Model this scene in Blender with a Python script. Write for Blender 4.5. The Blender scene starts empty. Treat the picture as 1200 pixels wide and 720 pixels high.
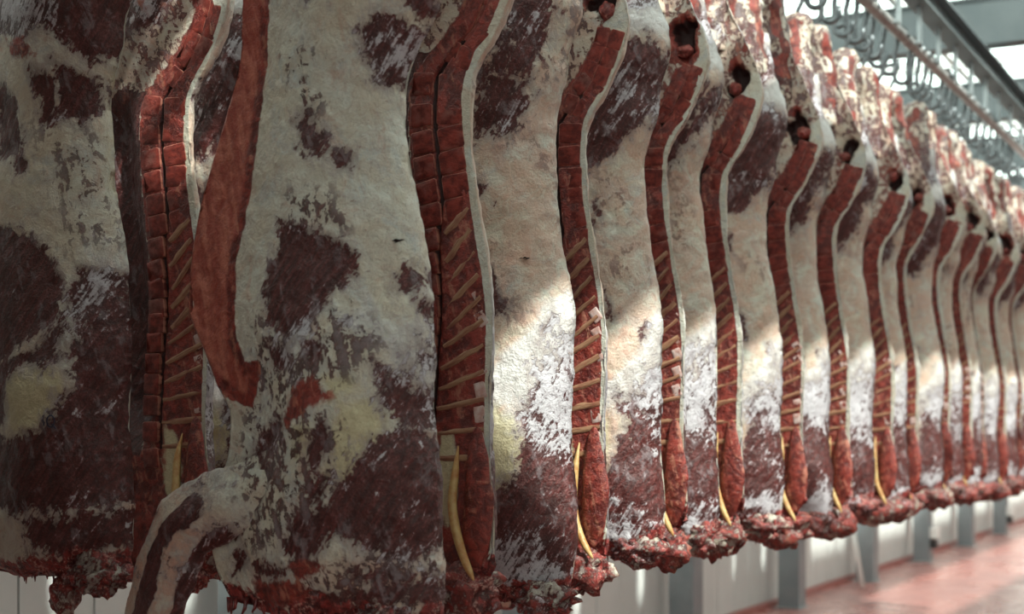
import bpy, math, random
import numpy as np
from mathutils import Vector, Matrix

# ------------------------------------------------------------------ camera, sky, sun, exposure
# World axes: +Y runs along the rails away from the camera, +X points out into the aisle, Z is up.
H = 1.60                     # camera height above the floor; "z" of the carcass tables is measured from here
S = bpy.context.scene
THETA = math.atan(930 / 1800)
cam_d = bpy.data.cameras.new('camera'); cam = bpy.data.objects.new('camera', cam_d)
S.collection.objects.link(cam); S.camera = cam
cam.location = (2.10, 0, H); cam.rotation_euler = (math.pi / 2, 0, THETA)
cam_d.sensor_width = 36; cam_d.lens = 54; cam_d.shift_y = 140 / 1200
cam_d.clip_start = .05; cam_d.clip_end = 200
cam_d.dof.use_dof = True; cam_d.dof.focus_distance = 4.45; cam_d.dof.aperture_fstop = 2.4

S.view_settings.view_transform = 'Standard'; S.view_settings.look = 'None'
S.view_settings.gamma = 1; S.view_settings.use_curve_mapping = False
S.view_settings.exposure = -0.35

w = bpy.data.worlds.new('sky'); S.world = w; w.use_nodes = True
bg = w.node_tree.nodes['Background']; bg.inputs[0].default_value = (.95, 1.0, .97, 1); bg.inputs[1].default_value = 5.0

SUN = Vector((1, -.55, 1.2)).normalized()
sd = bpy.data.lights.new('sun', 'SUN'); sd.energy = 12.0; sd.angle = .02; sd.color = (1, .97, .92)
so = bpy.data.objects.new('sun', sd); S.collection.objects.link(so)
so.rotation_euler = SUN.to_track_quat('Z', 'Y').to_euler(); so.location = (8, -4, 12)

def portal(x0, x1, y0, y1, z):
    l = bpy.data.lights.new('skylight_portal', 'AREA'); l.shape = 'RECTANGLE'
    l.size = x1 - x0; l.size_y = y1 - y0; l.cycles.is_portal = True
    o = bpy.data.objects.new('skylight_portal', l); S.collection.objects.link(o)
    o.location = ((x0 + x1) / 2, (y0 + y1) / 2, z)
ROOF = H + 3.12
ROOF_Y0 = 2.45
GLASS = [(-2.1, 1.62), (2.34, 3.45)]      # glazed strips of the roof (x ranges)
for gx in GLASS: portal(gx[0], gx[1], ROOF_Y0, 28, ROOF - .02)
# unseen daylight opening added in the end wall to brighten the near sides
FILL_WIN = (1.8, 6.6, .4, 4.4)            # x0, x1, z0, z1 in the back wall
l = bpy.data.lights.new('fill_portal', 'AREA'); l.shape = 'RECTANGLE'; l.size = FILL_WIN[1] - FILL_WIN[0]; l.size_y = FILL_WIN[3] - FILL_WIN[2]; l.cycles.is_portal = True
o = bpy.data.objects.new('fill_portal', l); S.collection.objects.link(o)
o.location = ((FILL_WIN[0] + FILL_WIN[1]) / 2, -4.78, (FILL_WIN[2] + FILL_WIN[3]) / 2); o.rotation_euler = (math.pi / 2, 0, 0)

# ------------------------------------------------------------------ helpers
COL = S.collection
def link(o, parent=None):
    COL.objects.link(o); o.parent = parent; return o
def tag(o, label=None, cat=None, group=None, kind=None):
    if label: o['label'] = label
    if cat: o['category'] = cat
    if group: o['group'] = group
    if kind: o['kind'] = kind
    return o
def empty(name, loc, label, cat, group=None):
    o = bpy.data.objects.new(name, None); link(o); o.location = loc; o.empty_display_size = .1
    return tag(o, label, cat, group)
def mesh_np(name, V, F, attrs=None, smooth=True):
    """V (n,3), F (m,4) quads."""
    m = bpy.data.meshes.new(name); n = len(V); k = len(F)
    m.vertices.add(n); m.vertices.foreach_set('co', np.ascontiguousarray(V, np.float32).ravel())
    m.loops.add(k * 4); m.loops.foreach_set('vertex_index', np.ascontiguousarray(F, np.int32).ravel())
    m.polygons.add(k); m.polygons.foreach_set('loop_start', np.arange(0, k * 4, 4, dtype=np.int32))
    m.polygons.foreach_set('use_smooth', np.full(k, smooth, dtype=bool))
    m.update(calc_edges=True); m.validate()
    for an, A in (attrs or {}).items():
        ca = m.color_attributes.new(an, 'FLOAT_COLOR', 'POINT'); ca.data.foreach_set('color', np.ascontiguousarray(A, np.float32).ravel())
    return m
class MB:
    """collects simple solids into one mesh"""
    def __init__(s): s.v = []; s.f = []
    def box(s, x0, x1, y0, y1, z0, z1, bev=0):
        b = len(s.v)
        s.v += [(x, y, z) for z in (z0, z1) for y in (y0, y1) for x in (x0, x1)]
        s.f += [tuple(b + i for i in q) for q in ((0, 2, 3, 1), (4, 5, 7, 6), (0, 1, 5, 4), (2, 6, 7, 3), (0, 4, 6, 2), (1, 3, 7, 5))]
        return s
    def tube(s, pts, r, n=8):
        b = len(s.v); P = [Vector(p) for p in pts]; k = len(P); up = None
        for i, p in enumerate(P):
            t = (P[min(i + 1, k - 1)] - P[max(i - 1, 0)]).normalized()
            if up is None: up = t.orthogonal().normalized()
            up = (up - t * up.dot(t)).normalized(); q = t.cross(up)
            rr = r[i] if isinstance(r, (list, tuple)) else r
            for j in range(n):
                a = 2 * math.pi * j / n; s.v.append(tuple(p + (up * math.cos(a) + q * math.sin(a)) * rr))
        for i in range(k - 1):
            for j in range(n):
                s.f.append((b + i * n + j, b + i * n + (j + 1) % n, b + (i + 1) * n + (j + 1) % n, b + (i + 1) * n + j))
        s.f.append(tuple(b + j for j in reversed(range(n)))); s.f.append(tuple(b + (k - 1) * n + j for j in range(n)))
        return s
    def mesh(s, name, mat, smooth=False):
        m = bpy.data.meshes.new(name); m.from_pydata(s.v, [], s.f); m.materials.append(mat)
        if smooth: m.polygons.foreach_set('use_smooth', np.full(len(m.polygons), True))
        m.update(); return m
    def build(s, name, mat, parent=None, smooth=False, loc=None):
        o = link(bpy.data.objects.new(name, s.mesh(name, mat, smooth)), parent)
        if loc: o.location = loc
        return o

# vectorised value noise
def _hash(ix, iy, iz, seed):
    h = (ix.astype(np.int64) * 374761393 + iy.astype(np.int64) * 668265263 + iz.astype(np.int64) * 2147483647 + seed * 1274126177) & 0xffffffff
    h = ((h ^ (h >> 13)) * 1103515245) & 0xffffffff
    h = ((h ^ (h >> 16)) * 2654435761) & 0xffffffff
    return ((h ^ (h >> 15)) & 0xffff) / 65535.
def vnoise(P, seed=0):
    I = np.floor(P); f = P - I; f = f * f * (3 - 2 * f); I = I.astype(np.int64); r = 0
    for dx in (0, 1):
        for dy in (0, 1):
            for dz in (0, 1):
                wgt = (f[:, 0] if dx else 1 - f[:, 0]) * (f[:, 1] if dy else 1 - f[:, 1]) * (f[:, 2] if dz else 1 - f[:, 2])
                r = r + wgt * _hash(I[:, 0] + dx, I[:, 1] + dy, I[:, 2] + dz, seed)
    return r
def fbm(P, seed=0, octv=4, gain=.5):
    r = 0; a = 1; tot = 0
    for k in range(octv):
        r = r + a * vnoise(P * 2 ** k, seed + 17 * k); tot += a; a *= gain
    return r / tot
def sstep(a, b, x):
    t = np.clip((x - a) / (b - a), 0, 1); return t * t * (3 - 2 * t)
def curve(tab):
    t = sorted(tab); zs = np.array([q[0] for q in t]); vs = np.array([q[1] for q in t])
    # monotone-ish smooth interpolation: linear on a finely smoothed table
    zz = np.linspace(zs[0], zs[-1], 600); vv = np.interp(zz, zs, vs)
    k = np.hanning(23); k /= k.sum(); pad = np.r_[[vv[0]] * 11, vv, [vv[-1]] * 11]; vv = np.convolve(pad, k, 'valid')
    return lambda z: np.interp(z, zz, vv)
def sdf(P, poly):
    """signed distance (positive inside) of points P (n,2) to a polygon"""
    Q = np.array(poly); n = len(Q); d = np.full(len(P), 9.); ins = np.zeros(len(P), bool)
    for i in range(n):
        a = Q[i]; b = Q[(i + 1) % n]; e = b - a; wv = P - a
        t = np.clip((wv @ e) / max(e @ e, 1e-9), 0, 1); d = np.minimum(d, np.hypot(*(wv - t[:, None] * e).T))
        c = ((a[1] <= P[:, 1]) != (b[1] <= P[:, 1]))
        with np.errstate(divide='ignore', invalid='ignore'):
            xi = a[0] + (P[:, 1] - a[1]) * e[0] / (e[1] if e[1] else 1e-9)
        ins ^= c & (P[:, 0] < xi)
    return np.where(ins, d, -d)
def field(P, polys, soft=.035):
    r = np.zeros(len(P))
    for q in polys: r = np.maximum(r, np.clip(.5 + sdf(P, q) / (2 * soft), 0, 1))
    return r

# ------------------------------------------------------------------ materials
class NG:
    def __init__(s, name):
        s.m = bpy.data.materials.new(name); s.m.use_nodes = True; s.t = s.m.node_tree; s.n = s.t.nodes
        s.bsdf = s.n['Principled BSDF']
    def put(s, sock, v):
        if isinstance(v, bpy.types.NodeSocket): s.t.links.new(v, sock)
        else: sock.default_value = v
    def math(s, op, a, b=0., c=None, clamp=False):
        n = s.n.new('ShaderNodeMath'); n.operation = op; n.use_clamp = clamp
        s.put(n.inputs[0], a); s.put(n.inputs[1], b)
        if c is not None: s.put(n.inputs[2], c)
        return n.outputs[0]
    def step(s, x, a, b, lo=0., hi=1.):
        n = s.n.new('ShaderNodeMapRange'); n.interpolation_type = 'SMOOTHSTEP'
        s.put(n.inputs[0], x); n.inputs[1].default_value = a; n.inputs[2].default_value = b; n.inputs[3].default_value = lo; n.inputs[4].default_value = hi
        return n.outputs[0]
    def mix(s, f, a, b):
        n = s.n.new('ShaderNodeMix'); n.data_type = 'RGBA'; n.clamp_factor = True
        s.put(n.inputs[0], f)
        for sk, v in ((n.inputs[6], a), (n.inputs[7], b)): s.put(sk, (*v, 1) if isinstance(v, tuple) and len(v) == 3 else v)
        return n.outputs[2]
    def coord(s, rand=True, which='Object'):
        tc = s.n.new('ShaderNodeTexCoord').outputs[which]
        if not rand: return tc
        oi = s.n.new('ShaderNodeObjectInfo').outputs['Random']
        v = s.n.new('ShaderNodeVectorMath'); v.operation = 'ADD'; s.put(v.inputs[0], tc)
        c = s.n.new('ShaderNodeCombineXYZ')
        for i, k in enumerate((37., 53., 71.)): s.put(c.inputs[i], s.math('MULTIPLY', oi, k))
        s.put(v.inputs[1], c.outputs[0]); return v.outputs[0]
    def map(s, vec, rot=(0, 0, 0), sc=(1, 1, 1)):
        n = s.n.new('ShaderNodeMapping'); s.put(n.inputs[0], vec); n.inputs['Rotation'].default_value = rot; n.inputs['Scale'].default_value = sc
        return n.outputs[0]
    def noise(s, vec, scale, detail=4., rough=.55, dist=0.):
        n = s.n.new('ShaderNodeTexNoise'); s.put(n.inputs['Vector'], vec); n.inputs['Scale'].default_value = scale
        n.inputs['Detail'].default_value = detail; n.inputs['Roughness'].default_value = rough; n.inputs['Distortion'].default_value = dist
        return n.outputs[0]
    def attr(s, name):
        n = s.n.new('ShaderNodeAttribute'); n.attribute_name = name
        sp = s.n.new('ShaderNodeSeparateColor'); s.put(sp.inputs[0], n.outputs['Color'])
        return sp.outputs[0], sp.outputs[1], sp.outputs[2], n.outputs['Alpha']
    def bump(s, hgt, dist=.004, strength=1.):
        n = s.n.new('ShaderNodeBump'); n.inputs['Strength'].default_value = strength; n.inputs['Distance'].default_value = dist
        s.put(n.inputs['Height'], hgt); s.put(s.bsdf.inputs['Normal'], n.outputs[0])
    def out(s, col, rough=.5, spec=.5, metal=0.):
        s.put(s.bsdf.inputs['Base Color'], (*col, 1) if isinstance(col, tuple) else col)
        s.put(s.bsdf.inputs['Roughness'], rough); s.bsdf.inputs['Specular IOR Level'].default_value = spec; s.put(s.bsdf.inputs['Metallic'], metal)
        return s.m

def flesh_material():
    g = NG('carcass_flesh')
    P = g.coord()
    mus, yel, red, mem = g.attr('p1'); mot, dark, pink, rag = g.attr('p2')
    nA = g.noise(P, 6, 7, .62, .7)                # large patches
    nA2 = g.noise(P, 13, 6, .65, .9)
    nB = g.noise(P, 38, 6, .65, .5)               # small ragged detail
    nC = g.noise(P, 140, 3, .65)                  # grain
    fib = lambda deg, sx, sz, sc: g.noise(g.map(g.map(P, (0, math.radians(deg), 0)), (0, 0, 0), (sx, .5, sz)), sc, 4, .6, .35)
    st = fib(-34, 1.0, .11, 95)                   # fibres running down towards the belly
    st2 = fib(14, 1.0, .16, 48)
    c = lambda n, k: g.math('MULTIPLY', g.math('SUBTRACT', n, .5), k)
    add = lambda *a: a[0] if len(a) == 1 else g.math('ADD', a[0], add(*a[1:]))
    mul = lambda *a: a[0] if len(a) == 1 else g.math('MULTIPLY', a[0], mul(*a[1:]))
    ridge = lambda n, wdt: g.step(g.math('ABSOLUTE', g.math('SUBTRACT', n, .5)), 0, wdt, 1, 0)
    # fat
    fat = g.mix(g.step(nA, .36, .62), (.58, .52, .41), (.61, .60, .53))
    fat = g.mix(mul(g.step(g.noise(P, 9, 6, .62, 1.0), .50, .66), .6), fat, (.42, .45, .46))
    fat = g.mix(mul(g.step(g.noise(P, 12, 6, .68, .8), .53, .70), .55), fat, (.50, .24, .165))
    fat = g.mix(mul(ridge(nA2, .030), .35), fat, (.33, .20, .14))
    fat = g.mix(mul(ridge(st2, .05), .30), fat, (.60, .54, .44))
    fat = g.mix(mul(g.step(nB, .54, .72), .25), fat, (.36, .29, .23))
    fat = g.mix(mul(g.step(nC, .35, .7), .28), fat, (.66, .58, .46))
    fat = g.mix(mul(g.step(add(nC, c(nB, .8)), .70, .78), .7), fat, (.22, .08, .06))
    fat = g.mix(mul(pink, g.step(nA2, .3, .65), .8), fat, (.56, .27, .19))
    fat = g.mix(g.step(add(yel, c(nA, .6), c(nB, .5)), .36, .66), fat, g.mix(add(nB, c(st, .8)), (.50, .42, .25), (.66, .57, .38)))
    fat = g.mix(mul(g.step(add(mem, c(nA, .9), c(nB, .4)), .35, .75), .9), fat, g.mix(add(nB, c(st, 1.2)), (.50, .46, .44), (.72, .69, .68)))
    # muscle
    mc = g.mix(g.step(add(st, c(nC, .4)), .34, .66), (.045, .008, .007), (.110, .021, .018))
    mc = g.mix(mul(g.step(add(nC, c(st, .8)), .56, .76), .45), mc, (.24, .085, .085))
    mm = g.step(add(mus, c(nA, .8), c(nA2, .5), c(nB, .75), c(st, .5)), .46, .57)
    # thin cover: the muscle shows through small holes of the fat
    sp = mul(g.step(add(nB, c(nA2, .9), c(st2, .6), mul(mot, .14)), .585, .65), g.step(mot, .05, .6))
    mm = g.math('MAXIMUM', mm, mul(sp, .9))
    film = g.step(add(mus, c(nA, .9), c(nB, .9), c(st2, .8)), .24, .62)
    base = g.mix(mul(film, .85), fat, g.mix(g.step(add(nB, c(st2, .6)), .38, .62), (.17, .10, .10), (.43, .36, .33)))
    base = g.mix(mm, base, mc)
    # bluish silver skin over muscle, drawn out along the fibres
    ms = g.step(add(st, c(nA, 1.3), c(nB, .7), c(nC, .35), mul(mem, .42)), .76, .92)
    base = g.mix(mul(ms, mm, .85), base, g.mix(nB, (.40, .36, .40), (.70, .67, .69)))
    sk = mul(g.step(add(st2, c(nA2, 1.2), c(nB, .6)), .55, .78), .6)
    base = g.mix(mul(sk, mm), base, (.24, .19, .20))
    # fresh red flesh and cut meat
    rc = g.mix(g.step(add(nB, c(nA2, .8)), .36, .66), (.105, .013, .010), (.29, .040, .027))
    rc = g.mix(mul(g.step(add(st2, c(nB, .8)), .56, .70), .55), rc, (.46, .20, .13))
    rc = g.mix(mul(g.step(nC, .58, .72), .4), rc, (.48, .15, .10))
    rc = g.mix(mul(g.step(red, 1.2, 1.7), .85), rc, g.mix(g.step(add(nB, c(st2, 1.6), c(nA2, .8)), .3, .75), (.36, .070, .046), (.54, .17, .115)))
    base = g.mix(g.step(add(red, c(nA, .4), c(nB, .5), c(st2, .4)), .42, .60), base, rc)
    # torn edge: clotted red scraps
    tg = g.mix(g.step(add(nB, c(nC, .5)), .36, .62), (.060, .006, .006), (.30, .036, .030))
    tg = g.mix(mul(g.step(add(nC, c(nA2, .8)), .57, .7), .6), tg, (.60, .40, .33))
    base = g.mix(g.step(add(rag, c(nA2, .9), c(nB, .9)), .42, .60), base, tg)
    base = g.mix(g.step(add(dark, c(nB, .5)), .42, .60), base, (.035, .008, .007))
    hgt = add(mul(nB, 1.0), mul(nC, .30), mul(st, .4), mul(mm, -.35), mul(nA2, .6))
    g.bump(hgt, .010, .85)
    return g.out(base, g.step(add(nB, c(nC, .6)), .3, .7, .28, .58), .5)
def bone_material():
    g = NG('sawn_bone'); P = g.coord(); rim = g.attr('rim')[0]
    nB = g.noise(P, 2.2, 5, .65); nA = g.noise(P, 1.1, 3)
    c = g.mix(g.step(nB, .35, .65), (.10, .013, .010), (.27, .042, .029))
    c = g.mix(g.math('MULTIPLY', g.step(nA, .52, .70), .55), c, (.17, .10, .085))
    c = g.mix(g.math('MULTIPLY', g.step(g.math('ADD', rim, g.math('MULTIPLY', g.math('SUBTRACT', nB, .5), 1.6)), .62, .95), .75), c, (.46, .19, .13))
    g.bump(nB, .004); return g.out(c, .42)
def simple(name, c0, c1, scale=30, rough=.5, metal=0., bump=.0, rand=True, detail=4):
    g = NG(name); P = g.coord(rand); n = g.noise(P, scale, detail, .6)
    if bump: g.bump(n, bump)
    return g.out(g.mix(g.step(n, .3, .7), c0, c1), rough, .5, metal)
M = {}
M['flesh'] = flesh_material()
M['bone'] = bone_material()
M['bar'] = simple('spinous_bone', (.40, .23, .13), (.24, .08, .05), 3.0, .45, bump=.003, detail=6)
M['cap'] = simple('cartilage', (.60, .47, .44), (.46, .24, .20), 2.0, .4, detail=6)
M['clot'] = simple('clotted_scraps', (.07, .008, .008), (.26, .035, .03), 60, .3, bump=.004)
M['slit'] = simple('slit_dark_meat', (.012, .004, .004), (.03, .008, .007), 40, .5)
M['lig'] = simple('yellow_ligament', (.44, .19, .06), (.58, .40, .17), 34, .4, bump=.004, detail=6)
M['steel'] = simple('galvanised_steel', (.32, .35, .36), (.46, .49, .50), 12, .38, .75)
M['hook'] = simple('hook_steel', (.10, .11, .115), (.20, .21, .22), 20, .35, .7)
M['rail'] = simple('rail_steel', (.34, .32, .31), (.50, .47, .46), 14, .34, .6)
M['beam'] = simple('grey_painted_steel', (.070, .083, .088), (.095, .108, .113), 3, .5)
M['column'] = simple('blue_grey_steel', (.20, .225, .24), (.26, .285, .30), 3, .42, .3)
M['panel'] = simple('wall_panel_white', (.62, .62, .60), (.68, .68, .66), 2, .4)
M['joint'] = simple('panel_joint', (.32, .33, .33), (.36, .37, .37), 4, .5)
M['kerb'] = simple('red_kerb', (.34, .10, .085), (.42, .15, .13), 5, .35)
M['white'] = simple('white_plastic', (.75, .76, .74), (.8, .81, .79), 5, .35)
M['black'] = simple('black_rubber', (.02, .02, .02), (.035, .035, .035), 5, .5)
M['roof'] = simple('roof_sheet', (.30, .31, .31), (.36, .37, .37), 2, .6)
M['ink'] = simple('blue_ink', (.02, .02, .045), (.03, .03, .07), 20, .5)
def floor_material():
    g = NG('wet_red_floor'); P = g.coord(False)
    n = g.noise(g.map(P, (0, 0, 0), (1, .5, 1)), 1.6, 5, .6, .4); n2 = g.noise(P, 22, 4)
    c = g.mix(g.step(n, .35, .65), (.36, .125, .105), (.24, .10, .09))
    c = g.mix(g.math('MULTIPLY', g.step(n2, .45, .65), .3), c, (.44, .22, .19))
    g.bump(n2, .002); return g.out(c, g.step(n, .35, .7, .22, .45), .5)
M['floor'] = floor_material()
def glass_material():
    g = NG('roof_glazing'); t = g.t; o = g.n['Material Output']
    tr = g.n.new('ShaderNodeBsdfTransparent'); tr.inputs[0].default_value = (.90, .95, .93, 1)
    gl = g.n.new('ShaderNodeBsdfGlossy'); gl.inputs['Roughness'].default_value = .05
    mx = g.n.new('ShaderNodeMixShader'); mx.inputs[0].default_value = .05
    t.links.new(tr.outputs[0], mx.inputs[1]); t.links.new(gl.outputs[0], mx.inputs[2]); t.links.new(mx.outputs[0], o.inputs[0])
    g.n.remove(g.bsdf); return g.m
M['glass'] = glass_material()

# ------------------------------------------------------------------ the hall
def struct(name, mb, mat, parent=None):
    o = mb.build(name, mat, parent)
    if parent is None: o['kind'] = 'structure'
    return o
WX = -2.12; Y0, Y1 = -5.0, 34.0
struct('floor', MB().box(WX - .3, 7, Y0, Y1, -.2, 0), M['floor'])
wall = struct('wall_left', MB().box(WX - .25, WX - .03, Y0, Y1, 0, ROOF + .3), M['joint'])
pm = MB().box(0, .03, .006, .394, .06, ROOF + .1).mesh('wall_panel', M['panel'])
k = 0
while Y0 + 4 + k * .4 < Y1 - .4:
    o = bpy.data.objects.new('wall_panel', pm); link(o, wall); o.location = (WX - .03, Y0 + 4 + k * .4, 0); k += 1
struct('wall_far', MB().box(WX, 7, Y1 - .2, Y1, 0, ROOF + .3), M['panel'])
struct('wall_right', MB().box(6.8, 7, Y0, Y1, 0, ROOF + .3), M['panel'])
a0, a1, b0, b1 = FILL_WIN
struct('wall_back', MB().box(WX, a0, Y0, Y0 + .2, 0, ROOF + .3).box(a1, 6.8, Y0, Y0 + .2, 0, ROOF + .3).box(a0, a1, Y0, Y0 + .2, 0, b0).box(a0, a1, Y0, Y0 + .2, b1, ROOF + .3), M['panel'])
wd = struct('window_1', MB().box(a0, a1, Y0 + .05, Y0 + .15, b0, b0 + .06).box(a0, a1, Y0 + .05, Y0 + .15, b1 - .06, b1), M['white'])  # added window out of view, there to let fill light in
for q in range(5): MB().box(a0 + q * (a1 - a0 - .06) / 4, a0 + .06 + q * (a1 - a0 - .06) / 4, Y0 + .05, Y0 + .15, b0 + .06, b1 - .06).build('mullion', M['white'], wd)
MB().box(a0, a1, Y0 + .095, Y0 + .105, b0 + .06, b1 - .06).build('pane', M['glass'], wd)
struct('baseboard_left', MB().box(WX, WX + .04, Y0, Y1, 0, .055), M['kerb'])
# roof: solid sheets around glazed strips
struct('ceiling', MB().box(WX - .3, 7, Y0, ROOF_Y0, ROOF, ROOF + .12)
       .box(GLASS[0][1], GLASS[1][0], ROOF_Y0, Y1, ROOF, ROOF + .12)
       .box(GLASS[1][1], 7, ROOF_Y0, Y1, ROOF, ROOF + .12), M['roof'])
n = 1
for gx in GLASS:
    y = ROOF_Y0
    while y < Y1 - 1:
        n += 1
        wd = struct('window_%d' % n, MB().box(gx[0], gx[1], y, y + .05, ROOF, ROOF + .07).box(gx[0], gx[0] + .05, y + .05, y + 2.8, ROOF, ROOF + .07)
                    .box(gx[1] - .05, gx[1], y + .05, y + 2.8, ROOF, ROOF + .07), M['white'])
        mid = (gx[0] + gx[1]) / 2
        if gx is GLASS[0]:
            for q in (-.6, .9): MB().box(q - .025, q + .025, y + .05, y + 2.8, ROOF + .005, ROOF + .06).build('mullion', M['white'], wd)
        MB().box(gx[0] + .05, gx[1] - .05, y + .05, y + 2.8, ROOF + .03, ROOF + .038).build('pane', M['glass'], wd)
        y += 2.8
for i, y in enumerate((5.9, 8.7, 11.5, 14.3, 17.1, 19.9, 22.7)):
    b = MB().box(WX, GLASS[0][1] + .2, y - .09, y + .09, H + 2.76, H + 2.775).box(WX, GLASS[0][1] + .2, y - .09, y + .09, ROOF - .03, ROOF - .015) \
        .box(WX, GLASS[0][1] + .2, y - .075, y - .06, H + 2.775, ROOF - .03).build('ceiling_beam', M['beam'])
    tag(b, ['grey steel roof beam crossing above the near carcasses', 'grey steel roof beam just above the top of the view', 'broad grey steel roof beam at the upper right corner of the view',
            'second grey steel roof beam, lower at the right edge', 'third grey roof beam further down the hall', 'fourth grey roof beam near the hall end', 'farthest grey roof beam down the hall'][i],
        'beam', 'roof beams across the hall')
# columns along the wall
cols = [5.34 + 2.61 * i for i in range(8)]
words = ['steel column half hidden under the big near beef side', 'steel column mostly hidden behind the lit near beef sides', 'blue-grey steel column left of the pale wall bay, nearest fully lit one',
         'blue-grey steel column standing at the front of the red floor', 'blue-grey steel column behind the leaning white pipe on the right', 'blue-grey steel column carrying the nearer white socket box',
         'plain blue-grey steel column between the two socket boxes', 'farthest blue-grey steel column, with the smaller white socket box']
for i, y in enumerate(cols):
    x = WX + .10
    c = empty('steel_column', (x, y, 0), words[i], 'column', 'columns along the wall')
    MB().box(.0, .19, -.10, .10, .012, ROOF - H + H - .4).build('post', M['column'], c)
    MB().box(-.03, .21, -.13, .13, 0, .012).build('base_plate', M['steel'], c)
    if i in (5, 7):
        s = empty('socket_box', (x + .19, y, .16), 'white socket box low on the %s wall column' % ('nearer' if i == 5 else 'farthest'), 'socket box', 'socket boxes on columns')
        MB().box(.0, .09, -.07, .07, .12, .25).build('box', M['white'], s)
        MB().box(.0, .07, -.055, .055, 0.0, .118).build('plug', M['black'], s)
pp = MB().tube([(WX + .35, 15.0, .02), (WX + .05, 15.35, 1.25)], .022, 10).build('leaning_pipe', M['white'], smooth=True)
tag(pp, 'thin white pipe leaning against the wall beside a steel column', 'pipe')

# ------------------------------------------------------------------ beef sides
# Tables in metres: z from camera height, a = distance from the rail towards the aisle (the back of the animal).
DORSAL = [(1.95, .045), (1.75, .065), (1.62, .11), (1.45, .185), (1.33, .238), (1.25, .252), (1.19, .238), (1.12, .208), (1.04, .168), (.985, .122), (.93, .100), (.85, .095),
          (.72, .105), (.55, .130), (.42, .155), (.30, .170), (.15, .168), (0, .163), (-.1, .165), (-.2, .175), (-.3, .176), (-.4, .168), (-.6, .14)]
BELLY = [(1.95, -.045), (1.75, -.06), (1.6, -.13), (1.45, -.26), (1.3, -.34), (1.1, -.365), (.95, -.38), (.74, -.46), (.59, -.515), (.455, -.54), (.31, -.548), (.2, -.485),
         (.11, -.442), (.045, -.395), (-.06, -.40), (-.15, -.44), (-.3, -.47), (-.4, -.45), (-.5, -.38), (-.6, -.34)]
THICK = [(1.95, .05), (1.7, .07), (1.6, .09), (1.45, .14), (1.3, .165), (1.15, .165), (1.0, .135), (.85, .11), (.6, .115), (.4, .135), (.2, .165), (0, .18), (-.2, .175), (-.35, .15), (-.5, .11), (-.6, .08)]
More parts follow.
